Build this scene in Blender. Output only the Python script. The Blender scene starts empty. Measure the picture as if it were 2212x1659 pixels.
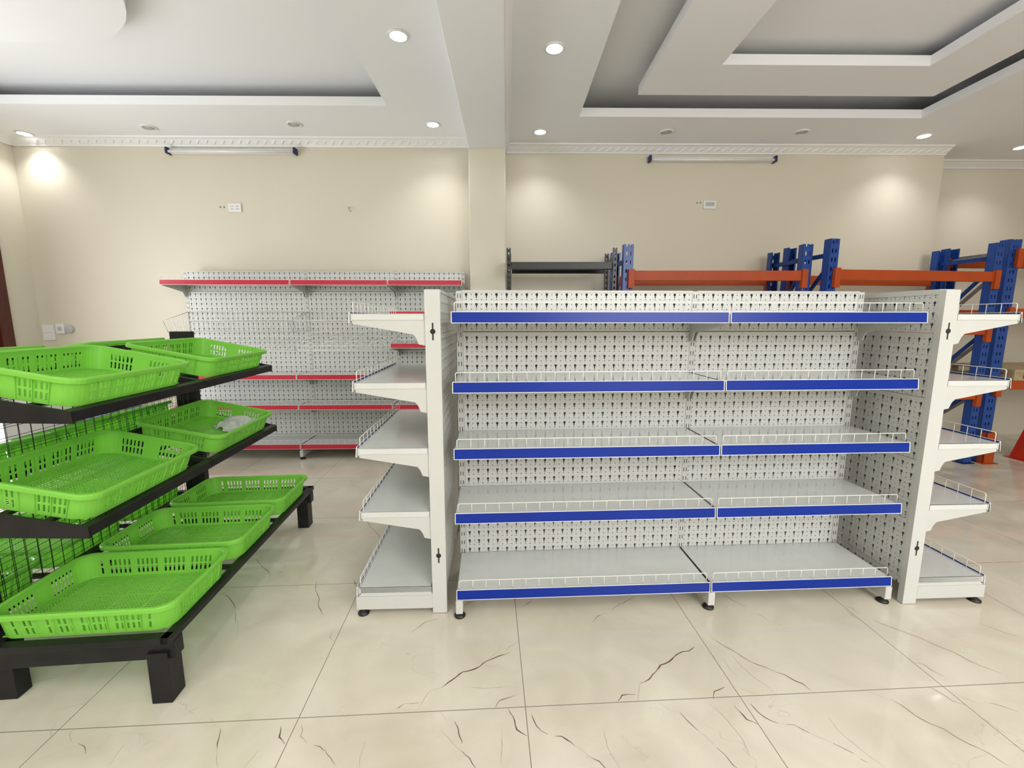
import bpy, bmesh, math, random
from mathutils import Vector, Matrix
R = math.radians
C = bpy.context.scene.collection
S = bpy.context.scene

# ---------------------------------------------------------------- camera, world, lights, exposure
cam_d = bpy.data.cameras.new('camera'); cam = bpy.data.objects.new('camera', cam_d); C.objects.link(cam)
cam_d.sensor_width = 36.0; cam_d.lens = 950.0/2212*36; cam_d.clip_start = 0.02
cam.location = (0, 0, 1.375); cam.rotation_euler = (R(90-8.407), 0, 0)
S.camera = cam
S.view_settings.view_transform = 'Standard'; S.view_settings.look = 'None'
S.view_settings.gamma = 1.0; S.view_settings.use_curve_mapping = False
S.view_settings.exposure = -0.19
w = bpy.data.worlds.new('world'); S.world = w; w.use_nodes = True
w.node_tree.nodes['Background'].inputs[0].default_value = (0.93, 0.97, 1.0, 1)
w.node_tree.nodes['Background'].inputs[1].default_value = 0.7

def area(name, loc, rot, sx, sy, power, col=(1, 1, 1)):
    d = bpy.data.lights.new(name, 'AREA'); d.shape = 'RECTANGLE'; d.size = sx; d.size_y = sy
    d.energy = power; d.color = col
    o = bpy.data.objects.new(name, d); C.objects.link(o); o.location = loc; o.rotation_euler = rot
    return o
# unseen fill panels added under the ceiling, then daylight through the left doorway
area('front_fill', (0.5, -3.0, 2.85), (R(12), 0, 0), 10.5, 2.6, 135, (0.97, 0.985, 1.0))  # wide fill added indoors near the ceiling, brightens floor and front faces
area('front_right_fill', (2.8, -3.0, 2.6), (R(30), 0, R(12)), 3.0, 2.6, 280, (0.99, 0.985, 0.99))  # smaller fill added on the right to even out the front faces
area('overhead_fill', (0.5, -0.6, 3.0), (0, 0, 0), 7.0, 1.6, 85, (1.0, 0.97, 0.93))  # broad unseen panel added to strengthen light from above
area('daylight_left', (-5.05, 2.45, 1.25), (0, R(-90), R(6)), 2.4, 1.5, 105, (0.95, 0.97, 1.0))

# ---------------------------------------------------------------- helpers
class MB:
    def __init__(s): s.v = []; s.f = []; s.m = []; s.smooth = []
    def add(s, vs, fs, mi=0, sm=False):
        b = len(s.v); s.v += [tuple(p) for p in vs]
        s.f += [tuple(b+i for i in f) for f in fs]; s.m += [mi]*len(fs); s.smooth += [sm]*len(fs)
        return s
    def box(s, x0, x1, y0, y1, z0, z1, mi=0):
        return s.add([(x0,y0,z0),(x1,y0,z0),(x1,y1,z0),(x0,y1,z0),(x0,y0,z1),(x1,y0,z1),(x1,y1,z1),(x0,y1,z1)],
              [(0,3,2,1),(4,5,6,7),(0,1,5,4),(1,2,6,5),(2,3,7,6),(3,0,4,7)], mi)
    def hexa(s, p, mi=0):
        return s.add(p, [(0,3,2,1),(4,5,6,7),(0,1,5,4),(1,2,6,5),(2,3,7,6),(3,0,4,7)], mi)
    def prism(s, prof, f, a, b, mi=0):
        n = len(prof)
        vs = [f(p, a) for p in prof]+[f(p, b) for p in prof]
        fs = [tuple(range(n-1, -1, -1)), tuple(range(n, 2*n))]+[(i, (i+1) % n, n+(i+1) % n, n+i) for i in range(n)]
        return s.add(vs, fs, mi)
    def tube(s, pts, r, n=6, mi=0, caps=True):
        pts = [Vector(p) for p in pts]; vs = []; fs = []
        up = None
        for i, p in enumerate(pts):
            if i == 0: t = pts[1]-p
            elif i == len(pts)-1: t = p-pts[i-1]
            else: t = (pts[i+1]-p).normalized()+(p-pts[i-1]).normalized()
            t.normalize()
            if up is None or abs(up.dot(t)) > .95: up = Vector((0,0,1)) if abs(t.z) < .9 else Vector((1,0,0))
            a = t.cross(up).normalized(); b = a.cross(t).normalized(); up = b
            for k in range(n):
                th = 2*math.pi*k/n
                vs.append(p+a*r*math.cos(th)+b*r*math.sin(th))
        for i in range(len(pts)-1):
            for k in range(n):
                fs.append((i*n+k, i*n+(k+1) % n, (i+1)*n+(k+1) % n, (i+1)*n+k))
        if caps:
            fs.append(tuple(range(n-1, -1, -1))); fs.append(tuple(range((len(pts)-1)*n, len(pts)*n)))
        return s.add(vs, fs, mi, True)
    def lathe(s, prof, c=(0,0,0), n=20, mi=0):
        vs = []; fs = []; m = len(prof)
        for k in range(n):
            th = 2*math.pi*k/n
            for r, z in prof: vs.append((c[0]+r*math.cos(th), c[1]+r*math.sin(th), c[2]+z))
        for k in range(n):
            for i in range(m-1):
                fs.append((k*m+i, ((k+1) % n)*m+i, ((k+1) % n)*m+i+1, k*m+i+1))
        return s.add(vs, fs, mi, True)
    def mesh(s, name, mats):
        me = bpy.data.meshes.new(name); me.from_pydata(s.v, [], s.f)
        for m in (mats if isinstance(mats, (list, tuple)) else [mats]): me.materials.append(m)
        me.polygons.foreach_set('material_index', s.m)
        me.polygons.foreach_set('use_smooth', s.smooth)
        me.update(); bm = bmesh.new(); bm.from_mesh(me); bmesh.ops.recalc_face_normals(bm, faces=bm.faces); bm.to_mesh(me); bm.free()
        return me
    def build(s, name, mats, parent=None, loc=(0,0,0), rotz=0, bevel=0, seg=2):
        return place(name, s.mesh(name, mats), parent, loc, rotz, bevel, seg)

def place(name, me, parent=None, loc=(0,0,0), rotz=0, bevel=0, seg=2):
    o = bpy.data.objects.new(name, me); C.objects.link(o); o.location = loc; o.rotation_euler = (0,0,rotz)
    if parent: o.parent = parent
    if bevel:
        m = o.modifiers.new('bevel', 'BEVEL'); m.width = bevel; m.segments = seg; m.limit_method = 'ANGLE'; m.angle_limit = R(40)
        m.harden_normals = False
    return o
def tag(o, label, cat, group=None):
    o['label'] = label; o['category'] = cat
    if group: o['group'] = group
    return o
def thing(name, label, cat, loc=(0,0,0), rotz=0, group=None):
    o = bpy.data.objects.new(name, None); C.objects.link(o); o.location = loc; o.rotation_euler = (0,0,rotz)
    o.empty_display_size = .1
    return tag(o, label, cat, group)
def struct(name, mb, mats, **k):
    o = mb.build(name, mats, **k); o['kind'] = 'structure'; return o
def copy_tree(o, parent=None):
    c = o.copy(); C.objects.link(c); c.parent = parent
    for ch in list(o.children): copy_tree(ch, c)
    return c

# ---------------------------------------------------------------- materials
def mat(name, col, rough=.5, metal=0, spec=.5, coat=0, emit=None, es=0, trans=0):
    m = bpy.data.materials.new(name); m.use_nodes = True
    b = m.node_tree.nodes['Principled BSDF']
    b.inputs['Base Color'].default_value = (*col, 1); b.inputs['Roughness'].default_value = rough
    b.inputs['Metallic'].default_value = metal; b.inputs['Specular IOR Level'].default_value = spec
    b.inputs['Coat Weight'].default_value = coat; b.inputs['Coat Roughness'].default_value = .06
    if emit: b.inputs['Emission Color'].default_value = (*emit, 1); b.inputs['Emission Strength'].default_value = es
    b.inputs['Transmission Weight'].default_value = trans
    return m
class NX:
    """tiny helper to write node maths"""
    def __init__(s, nt): s.nt = nt
    def m(s, op, *a, clamp=False):
        n = s.nt.nodes.new('ShaderNodeMath'); n.operation = op; n.use_clamp = clamp
        for i, x in enumerate(a):
            if isinstance(x, (int, float)): n.inputs[i].default_value = x
            else: s.nt.links.new(x, n.inputs[i])
        return n.outputs[0]
    def xyz(s, scale=None):
        t = s.nt.nodes.new('ShaderNodeTexCoord'); p = s.nt.nodes.new('ShaderNodeSeparateXYZ')
        s.nt.links.new(t.outputs['Object'], p.inputs[0]); return p.outputs
def noise_color(m, scale, amount, detail=3, stretch=None, other=None):
    nt = m.node_tree; b = nt.nodes['Principled BSDF']
    base = list(b.inputs['Base Color'].default_value)[:3]
    t = nt.nodes.new('ShaderNodeTexCoord'); n = nt.nodes.new('ShaderNodeTexNoise')
    n.inputs['Scale'].default_value = scale; n.inputs['Detail'].default_value = detail
    if stretch:
        mp = nt.nodes.new('ShaderNodeMapping'); mp.inputs['Scale'].default_value = stretch
        nt.links.new(t.outputs['Object'], mp.inputs[0]); nt.links.new(mp.outputs[0], n.inputs['Vector'])
    else: nt.links.new(t.outputs['Object'], n.inputs['Vector'])
    r = nt.nodes.new('ShaderNodeValToRGB'); r.color_ramp.elements[0].position = .3; r.color_ramp.elements[1].position = .7
    o = other or [c*(1-amount) for c in base]
    r.color_ramp.elements[0].color = (*o, 1); r.color_ramp.elements[1].color = (*base, 1)
    nt.links.new(n.outputs['Fac'], r.inputs[0]); nt.links.new(r.outputs[0], b.inputs['Base Color'])
    return m
M = {}
M['white'] = noise_color(mat('white_powder_coat', (.565,.57,.545), .30, spec=.5), 6, .04)
M['deck'] = noise_color(mat('white_glossy_shelf', (.62,.64,.62), .12, spec=.6), 9, .05)
M['wire'] = mat('white_wire', (.78,.77,.73), .35)
M['chrome'] = mat('grey_wire', (.70,.69,.66), .35, metal=.1)
M['blue'] = noise_color(mat('blue_plastic', (.004,.026,.27), .28, spec=.22), 3, .1)
M['red'] = noise_color(mat('red_plastic', (.52,.03,.055), .28, spec=.3), 3, .08)
M['rubber'] = mat('black_rubber', (.012,.012,.012), .45)
M['black'] = noise_color(mat('black_steel', (.006,.006,.007), .42, spec=.3), 14, .4, other=(.014,.013,.014))
M['blackrack'] = mat('black_rack_steel', (.012,.014,.014), .4)
M['rackblue'] = noise_color(mat('rack_blue_paint', (.006,.048,.26), .42, spec=.3), 8, .25)
M['rackorange'] = noise_color(mat('rack_orange_paint', (.43,.065,.010), .45, spec=.3), 8, .12)
M['redpaint'] = mat('red_guard_paint', (.6,.03,.012), .4)
M['galv'] = noise_color(mat('galvanised_steel', (.33,.32,.29), .45, metal=.5), 20, .25)
M['wood'] = noise_color(mat('pale_pine', (.5,.38,.22), .7), 8, .35, stretch=(1,12,12))
M['wall'] = noise_color(mat('cream_wall_paint', (.66,.612,.50), .42, spec=.35), 1.2, .03)
M['ceil'] = noise_color(mat('ceiling_paint', (.88,.89,.92), .7), 1.0, .02)
M['plaster'] = mat('crown_plaster', (.84,.84,.84), .5)
M['doorwood'] = noise_color(mat('dark_red_wood', (.10,.018,.012), .3), 5, .5, stretch=(12,12,1))
M['doorleaf'] = noise_color(mat('red_brown_wood', (.26,.05,.03), .3), 5, .3, stretch=(12,12,1))
M['plast'] = mat('white_plastic', (.75,.75,.74), .35)
M['greyplast'] = mat('grey_plastic', (.45,.45,.44), .4)
M['navy'] = mat('navy_cap', (.01,.012,.09), .35)
M['dark'] = mat('dark_hole', (.02,.018,.015), .8)
M['tube'] = mat('unlit_tube_glass', (.78,.78,.77), .15)
M['bin'] = mat('blue_bin_plastic', (.01,.03,.16), .35)
M['cloth'] = noise_color(mat('grey_cloth', (.56,.58,.54), .95), 60, .25)
M['lamp'] = mat('lit_lens', (1,1,1), .3, emit=(.93,.95,1.0), es=28)
M['lampoff'] = mat('unlit_lens', (.50,.50,.48), .35)

# pierced pegboard: true see-through keyholes and dots
def pegmat(name, zj):
    m = mat(name, (.60,.61,.585), .3, spec=.5); nt = m.node_tree; x = NX(nt)
    X, Y, Z = x.xyz()
    above = x.m('GREATER_THAN', Z, zj)
    ta = x.m('SUBTRACT', zj+.211, Z)
    tb = x.m('FLOORED_MODULO', x.m('SUBTRACT', zj, Z), .297)
    t = x.m('SUBTRACT', x.m('ADD', x.m('MULTIPLY', above, ta), x.m('MULTIPLY', x.m('SUBTRACT', 1.0, above), tb)), .028)
    dx = x.m('WRAP', X, .025, -.025); dz = x.m('WRAP', t, .024, -.024)
    d = x.m('SQRT', x.m('ADD', x.m('MULTIPLY', dx, dx), x.m('MULTIPLY', dz, dz)))
    circ = x.m('LESS_THAN', d, .0066)
    slot = x.m('MULTIPLY', x.m('LESS_THAN', x.m('ABSOLUTE', dx), .0028),
               x.m('MULTIPLY', x.m('GREATER_THAN', dz, 0.0), x.m('LESS_THAN', dz, .0165)))
    d2x = x.m('WRAP', X, .0125, -.0125); d2z = x.m('WRAP', t, .012, -.012)
    dot = x.m('LESS_THAN', x.m('SQRT', x.m('ADD', x.m('MULTIPLY', d2x, d2x), x.m('MULTIPLY', d2z, d2z))), .0026)
    ok = x.m('MULTIPLY', x.m('GREATER_THAN', t, -.015), x.m('LESS_THAN', t, .266))
    mask = x.m('MULTIPLY', x.m('MAXIMUM', x.m('MAXIMUM', circ, slot), dot), ok, clamp=True)
    tr = nt.nodes.new('ShaderNodeBsdfTransparent'); mx = nt.nodes.new('ShaderNodeMixShader')
    nt.links.new(mask, mx.inputs[0]); nt.links.new(nt.nodes['Principled BSDF'].outputs[0], mx.inputs[1]); nt.links.new(tr.outputs[0], mx.inputs[2])
    nt.links.new(mx.outputs[0], nt.nodes['Material Output'].inputs[0])
    return m
M['peg'] = pegmat('pierced_white_panel', 1.312)
M['peg6'] = pegmat('pierced_white_panel_tall', 1.652)
def slotmat():
    m = mat('slotted_white_upright', (.565,.57,.545), .3); nt = m.node_tree; x = NX(nt)
    X, Y, Z = x.xyz()
    a = x.m('LESS_THAN', x.m('ABSOLUTE', x.m('SUBTRACT', x.m('ABSOLUTE', X), .0065)), .0018)
    b = x.m('LESS_THAN', x.m('ABSOLUTE', x.m('WRAP', Z, .024, -.024)), .0105)
    c = x.m('LESS_THAN', Y, .001)
    mask = x.m('MULTIPLY', x.m('MULTIPLY', a, b), c)
    tr = nt.nodes.new('ShaderNodeBsdfTransparent'); mx = nt.nodes.new('ShaderNodeMixShader')
    nt.links.new(mask, mx.inputs[0]); nt.links.new(nt.nodes['Principled BSDF'].outputs[0], mx.inputs[1]); nt.links.new(tr.outputs[0], mx.inputs[2])
    nt.links.new(mx.outputs[0], nt.nodes['Material Output'].inputs[0])
    return m
M['slot'] = slotmat()
# perforated rack posts (teardrop holes)
def postmat(name, base, pitch, hw, hh, off):
    m = mat(name, base, .35); nt = m.node_tree; x = NX(nt)
    X, Y, Z = x.xyz()
    a = x.m('LESS_THAN', x.m('ABSOLUTE', x.m('SUBTRACT', x.m('ABSOLUTE', X), off)), hw)
    b = x.m('LESS_THAN', x.m('ABSOLUTE', x.m('WRAP', Z, pitch/2, -pitch/2)), hh)
    mask = x.m('MULTIPLY', a, b)
    tr = nt.nodes.new('ShaderNodeBsdfTransparent'); mx = nt.nodes.new('ShaderNodeMixShader')
    nt.links.new(mask, mx.inputs[0]); nt.links.new(nt.nodes['Principled BSDF'].outputs[0], mx.inputs[1]); nt.links.new(tr.outputs[0], mx.inputs[2])
    nt.links.new(mx.outputs[0], nt.nodes['Material Output'].inputs[0])
    return m
M['bluepost'] = postmat('pierced_blue_post', (.006,.052,.27), .075, .006, .016, .016)
M['blackpost'] = postmat('pierced_black_post', (.012,.013,.013), .05, .007, .012, 0.0)
# translucent green basket plastic
def greenmat():
    m = bpy.data.materials.new('translucent_green_plastic'); m.use_nodes = True; nt = m.node_tree
    b = nt.nodes['Principled BSDF']; b.inputs['Base Color'].default_value = (.32,.72,.115,1); b.inputs['Roughness'].default_value = .32
    b.inputs['Specular IOR Level'].default_value = .35
    t = nt.nodes.new('ShaderNodeBsdfTranslucent'); t.inputs[0].default_value = (.50,.95,.15,1)
    mx = nt.nodes.new('ShaderNodeMixShader'); mx.inputs[0].default_value = .42
    nt.links.new(b.outputs[0], mx.inputs[1]); nt.links.new(t.outputs[0], mx.inputs[2]); nt.links.new(mx.outputs[0], nt.nodes['Material Output'].inputs[0])
    return m
M['green'] = greenmat()
# polished marble-look tile: soft clouding, hairline veins, dark joints on a 0.79 m grid
def floormat():
    m = mat('polished_marble_tile', (.63,.585,.48), .07, spec=.5); nt = m.node_tree; x = NX(nt)
    b = nt.nodes['Principled BSDF']; tc = nt.nodes.new('ShaderNodeTexCoord')
    n1 = nt.nodes.new('ShaderNodeTexNoise'); n1.inputs['Scale'].default_value = 3.2; n1.inputs['Detail'].default_value = 6; n1.inputs['Distortion'].default_value = .8
    nt.links.new(tc.outputs['Object'], n1.inputs['Vector'])
    r1 = nt.nodes.new('ShaderNodeValToRGB'); r1.color_ramp.elements[0].position = .3; r1.color_ramp.elements[1].position = .72
    r1.color_ramp.elements[0].color = (.57,.525,.42,1); r1.color_ramp.elements[1].color = (.70,.655,.545,1)
    nt.links.new(n1.outputs['Fac'], r1.inputs[0])
    # hairline veins
    n2 = nt.nodes.new('ShaderNodeTexNoise'); n2.inputs['Scale'].default_value = 2.3; n2.inputs['Detail'].default_value = 4; n2.inputs['Roughness'].default_value = .5
    mp = nt.nodes.new('ShaderNodeMapping'); mp.inputs['Rotation'].default_value = (0,0,.7); mp.inputs['Scale'].default_value = (1,1.7,1)
    nt.links.new(tc.outputs['Object'], mp.inputs[0]); nt.links.new(mp.outputs[0], n2.inputs['Vector'])
    v = x.m('ABSOLUTE', x.m('SUBTRACT', n2.outputs['Fac'], .5))
    v = x.m('SUBTRACT', 1.0, x.m('DIVIDE', v, .0035), clamp=True)
    n3 = nt.nodes.new('ShaderNodeTexNoise'); n3.inputs['Scale'].default_value = 1.9; nt.links.new(tc.outputs['Object'], n3.inputs['Vector'])
    v = x.m('MULTIPLY', v, x.m('MULTIPLY', x.m('SUBTRACT', n3.outputs['Fac'], .5), 5.0, clamp=True))
    mix = nt.nodes.new('ShaderNodeMix'); mix.data_type = 'RGBA'
    nt.links.new(x.m('MULTIPLY', v, .30), mix.inputs[0]); nt.links.new(r1.outputs[0], mix.inputs[6]); mix.inputs[7].default_value = (.22,.14,.09,1)
    X, Y, Z = x.xyz()
    gx = x.m('LESS_THAN', x.m('ABSOLUTE', x.m('WRAP', X, .396, -.396)), .0014)
    gy = x.m('LESS_THAN', x.m('ABSOLUTE', x.m('WRAP', Y, .396, -.396)), .0014)
    g = x.m('MAXIMUM', gx, gy)
    mix2 = nt.nodes.new('ShaderNodeMix'); mix2.data_type = 'RGBA'
    nt.links.new(g, mix2.inputs[0]); nt.links.new(mix.outputs[2], mix2.inputs[6]); mix2.inputs[7].default_value = (.20,.17,.12,1)
    nt.links.new(mix2.outputs[2], b.inputs['Base Color'])
    return m
M['floor'] = floormat()
M['vein3'] = mat('dark_brown_vein', (.15,.085,.06), .1)
M['vein2'] = mat('brown_vein', (.27,.17,.11), .1)
M['vein1'] = mat('faint_vein', (.44,.35,.26), .1)

# ---------------------------------------------------------------- room (its own axes, turned 0.65 degrees)
RA = R(0.65)
def rm(x, y, z=0): return (x*math.cos(RA)-y*math.sin(RA), x*math.sin(RA)+y*math.cos(RA), z)
def room(name, mb, mats, **k):
    o = struct(name, mb, mats, **k); o.rotation_euler = (0,0,RA); return o
# floor, with its larger veins as thin inlays of their own colour
VEINS = [
[2,-3,327,-18,308,-41,295,-59,272],
[3,-42,264,-60,253,-91,244,-116,231,-140,220,-166,195,-199,178,-232,171,-256,148,-286,122,-310,100],
[1,-310,100,-352,86,-366,58,-383,10],
[3,-458,15,-451,24,-435,37],
[2,-435,37,-405,36,-382,39],
[3,-108,3,-94,29,-84,34,-60,41,-35,49],
[1,-35,49,-6,60],
[1,-305,-1,-288,-22,-272,-42],
[3,-250,-43,-236,-69,-229,-100,-219,-118,-221,-127],
[1,-291,-78,-255,-116,-217,-152],
[3,-217,-152,-192,-176,-173,-208],
[3,-62,-4,-46,-38,-37,-86,-21,-100,-4,-111],
[3,19,-32,32,-78,47,-97,65,-109],
[3,89,-117,111,-119,126,-132,149,-155],
[1,149,-155,177,-180,194,-197],
[3,194,-197,215,-209,228,-230,234,-246],
[1,257,-103,252,-162,259,-195,275,-233],
[2,-261,571,-222,601,-194,618],
[2,-337,520,-316,549],
[2,-365,489,-416,472,-442,441,-473,405],
[2,23,551,55,570,96,609],
[2,607,607,573,582,542,564,482,529,459,506],
[2,428,483,380,466,342,424],
[1,411,1,444,77],
[3,444,77,486,94,558,161,599,176,650,214,677,226,707,229,741,251],
[3,338,5,361,29,387,31,411,28],
[1,484,-10,509,-40,529,-51],
[2,-664,-116,-646,-139,-607,-176],
[1,-538,-100,-540,-151,-532,-188],
[2,-847,832,-827,779,-807,756],
[2,-825,435,-822,393,-800,372],
[1,-88,-84,-88,-148,-93,-205],
[1,-215,98,-152,87,-89,89,-51,93],
[1,-77,302,-98,265,-133,230],
[1,-156,201,-120,190,-86,201],
[2,838,300,865,251,900,208,928,158,966,130,997,102],
[3,997,102,1022,88,1042,58,1064,41,1073,10],
[1,870,207,878,134,895,83,919,45,930,3],
[1,830,186,824,125,834,82],
[1,805,44,841,15,880,-6],
[3,689,-5,709,26,733,33,762,44],
[2,1594,481,1614,454,1615,411],
[2,1576,444,1571,389,1592,357],
[2,1642,362,1689,309,1747,247,1768,208,1807,160,1822,108,1852,71,1878,40],
[2,1591,117,1617,106,1618,80,1637,45],
[1,1284,-1,1301,-18,1326,-42],
[2,1335,-39,1352,-68,1361,-110,1380,-141,1409,-165,1418,-190,1439,-223,1466,-251,1481,-295],
[3,543,-51,552,-78,564,-105,576,-127],
[1,576,-127,605,-174],
[3,607,-186,622,-214,628,-244,636,-253],
[3,748,-38,760,-76,762,-93,792,-114],
[3,812,-31,820,-70,831,-90,862,-114],
[3,888,-120,913,-122,930,-141,944,-154],
[1,944,-154,992,-190],
[3,995,-193,1018,-214,1034,-229],
[3,1041,-248,1053,-259],
[1,1053,-99,1048,-151,1059,-193,1076,-240,1096,-278],
[2,1043,594,1080,535,1118,484],
[2,1135,444,1153,407,1157,389],
[1,1157,389,1217,335],
[2,1530,3,1549,-36,1554,-62,1578,-81],
[1,1590,-23,1611,-58,1649,-81],
[2,1678,-79,1708,-92,1740,-118],
[1,2039,456,2068,380,2096,352],
[2,2107,319,2130,290,2153,256,2189,228],
[1,2633,658,2647,615,2660,587],
[1,659,-22,686,-66,699,-119,706,-168,695,-224],
[2,-1480,742,-1433,714,-1368,649,-1340,613],
[2,-1327,589,-1288,511],
[1,-1295,544,-1246,458,-1231,414],
[2,-1473,1064,-1384,970,-1342,937,-1307,883],
[2,-1044,825,-1016,742,-972,676,-953,614,-906,543],
[1,-1098,16,-1064,-16,-1038,-29],
[3,-1038,-29,-1026,-58,-1011,-96],
[1,-1011,-96,-992,-133,-967,-163],
[3,-840,-29,-827,-69,-798,-95],
[2,-773,-26,-759,-50,-758,-70,-727,-96],
[3,-699,-106,-680,-110,-661,-126],
[1,-1542,17,-1534,-18,-1501,-48],
[2,-1475,-55,-1445,-67,-1419,-94],
[1,-1617,27,-1602,-9,-1578,-32],
[1,-1910,200,-1833,225,-1782,244,-1750,274],
[1,-1654,78,-1630,92,-1591,103],
[1,-872,-109,-890,-168],
[1,-1322,-63,-1313,-135],
[1,-1359,2403,-1302,2292,-1236,2161],
[1,-1483,2875,-1331,2700],
[2,-977,1550,-915,1431,-826,1303,-805,1245],
[2,-839,817,-810,757],
]
fl = MB()
fl.add([(-6.5,-7.5,0),(9,-7.5,0),(9,5.5,0),(-6.5,5.5,0)], [(0,1,2,3)], 0)
rnd = random.Random(4)
for vv in VEINS:
    wd = vv[0]; pts = [Vector((vv[i]/1000, vv[i+1]/1000, 0)) for i in range(1, len(vv), 2)]
    fine = []
    for a, b in zip(pts, pts[1:]):
        n = max(1, int((b-a).length/.016)); pr = Vector((-(b-a).y, (b-a).x, 0)).normalized()
        for k in range(n): fine.append(a.lerp(b, k/n)+pr*rnd.uniform(-1,1)*(.0022 if k else 0))
    fine.append(pts[-1]); L = []; Rr = []; N = len(fine)
    for i, p in enumerate(fine):
        t = fine[min(i+1, N-1)]-fine[max(i-1, 0)]; pr = Vector((-t.y, t.x, 0)).normalized()
        f = min(1, .25+min(i, N-1-i)/3.0)
        hw = {1:.0009, 2:.0015, 3:.0023}[wd]*f*rnd.uniform(.55,1.3)
        z = .0004
        L.append((p+pr*hw)[:2]+(z,)); Rr.append((p-pr*hw)[:2]+(z,))
    fl.add(L+Rr, [(i, N+i, N+i+1, i+1) for i in range(N-1)], wd)
o = struct('floor', fl, [M['floor'], M['vein1'], M['vein2'], M['vein3']], loc=(.048, 1.39, 0), rotz=R(3.2))

WY = 4.70; XL = -4.89; XR = 4.44; ZL = 3.13; ZR = 3.08; YB = -4.6
room('wall_back', MB().box(XL-.2, XR, WY, WY+.55, 0, 3.6), M['wall'])
room('wall_back_right', MB().box(XR, 8.2, 5.1, 5.3, 0, 3.6), M['wall'])
room('wall_left', MB().box(XL-.2, XL, 4.33, WY, 0, 3.6).box(XL-.2, XL, 3.35, 4.33, 2.55, 3.6).box(XL-.2, XL, 3.22, 3.35, 0, 3.6).box(XL-.2, XL, 1.6, 3.22, 2.5, 3.6).box(XL-.2, XL, YB, 1.6, 0, 3.6), M['wall'])
room('wall_front', MB().box(XL-.2, 8.2, YB-.2, YB, 0, 3.6), M['wall'])  # plain unseen wall, added to keep the world light out
room('wall_right', MB().box(8.0, 8.2, YB, 5.3, 0, 3.6), M['wall'])
# column and beam
BX0, BX1 = -.357, -.012
room('trim_1', MB().box(BX0, BX1, 4.385, WY, 0, 2.952), M['wall'], bevel=.006)          # column
room('trim_2', MB().box(BX0, BX1, YB, WY, 2.95, 3.55), M['ceil'], bevel=.006)            # ceiling beam
# ceiling: left zone with a recess, right zone with a double recess
cl = MB()
lx0, lx1, ly1 = -4.40, -1.00, 3.97
cl.box(XL, lx0, -1.5, WY, ZL, ZL+.07); cl.box(lx1, BX0, -1.5, WY, ZL, ZL+.07)
cl.box(lx0, lx1, ly1, WY, ZL, ZL+.07); cl.box(XL, BX0, YB, -1.5, ZL, ZL+.07)
cl.box(XL, BX0, YB, WY, ZL+.18, ZL+.24)
room('ceiling', cl, M['ceil'])
rx0, rx1, ry1 = .62, 3.56, 4.03
cr = MB()
cr.box(BX1, rx0, -1.5, WY, ZR, ZR+.07); cr.box(rx1, 8.0, -1.5, WY, ZR, ZR+.07); cr.box(XR, 8.0, WY, 5.1, ZR, ZR+.07)
cr.box(rx0, rx1, ry1, WY, ZR, ZR+.07); cr.box(BX1, 8.0, YB, -1.5, ZR, ZR+.07)
cr.box(BX1, 8.0, YB, 5.1, ZR+.23, ZR+.29)
room('ceiling', cr, M['ceil'])
# inner hanging frame of the right recess
ox0, ox1, oy1 = 1.06, 3.46, 3.83; ix0, ix1, iy1 = 1.53, 3.02, 3.40; z0, z1 = ZR+.08, ZR+.15
rg = MB(); rg.box(ox0, ix0, -1.3, oy1, z0, z1); rg.box(ix1, ox1, -1.3, oy1, z0, z1); rg.box(ix0, ix1, iy1, oy1, z0, z1); rg.box(ox0, ox1, -1.4, -1.3, z0, z1)
room('trim_3', rg, M['ceil'])
# rounded hanging panel of the left recess
dk = MB(); prof = []
cx0, cx1, cy1, rr = -4.0, -2.12, 3.27, .78
for k in range(13):
    a = R(90*k/12); prof.append((cx1-rr+rr*math.cos(a), cy1-rr+rr*math.sin(a)))
for k in range(13):
    a = R(90+90*k/12); prof.append((cx0+rr+rr*math.cos(a), cy1-rr+rr*math.sin(a)))
prof += [(cx0, -1.0), (cx1, -1.0)]
dk.prism(prof, lambda p, h: (p[0], p[1], h), ZL+.07, ZL+.13)
room('trim_4', dk, M['ceil'])
# crown moulding with a leaf pattern
def crown(name, x0, x1, y, zc, leaf=True):
    mb = MB(); pr = [(0,0),(0,-.066),(-.014,-.066),(-.022,-.054),(-.080,-.017),(-.100,-.011),(-.105,0)]
    mb.prism(pr, lambda p, h: (h, y+p[0], zc+p[1]), x0, x1)
    if leaf:
        n = int((x1-x0)/.082)
        for i in range(n):
            c = x0+(i+.5)*(x1-x0)/n
            a = [(c-.030, y-.026, zc-.053), (c+.002, y-.036, zc-.046), (c+.034, y-.070, zc-.024), (c+.004, y-.060, zc-.029)]
            k = Vector((0, -.004, -.005)); b = [Vector(p)+k for p in a]
            a = [Vector(p)-k*1.2 for p in a]
            mb.hexa([*a, *[Vector(q)*.75+sum(b, Vector())/4*.25 for q in b]])
    return room(name, mb, M['plaster'])
crown('trim_5', XL, BX0, WY, ZL)
crown('trim_6', BX1, XR, WY, ZR)
crown('trim_7', XR, 8.0, 5.1, ZR, False)
mb = MB(); pr = [(0,0),(0,-.066),(.014,-.066),(.080,-.017),(.105,0)]
mb.prism(pr, lambda p, h: (BX1+p[0]*.45, h, ZR+p[1]), YB, WY); room('trim_8', mb, M['plaster'])
mb = MB(); mb.prism(pr, lambda p, h: (XL+p[0], h, ZL+p[1]), .6, WY); room('trim_9', mb, M['plaster'])

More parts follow.
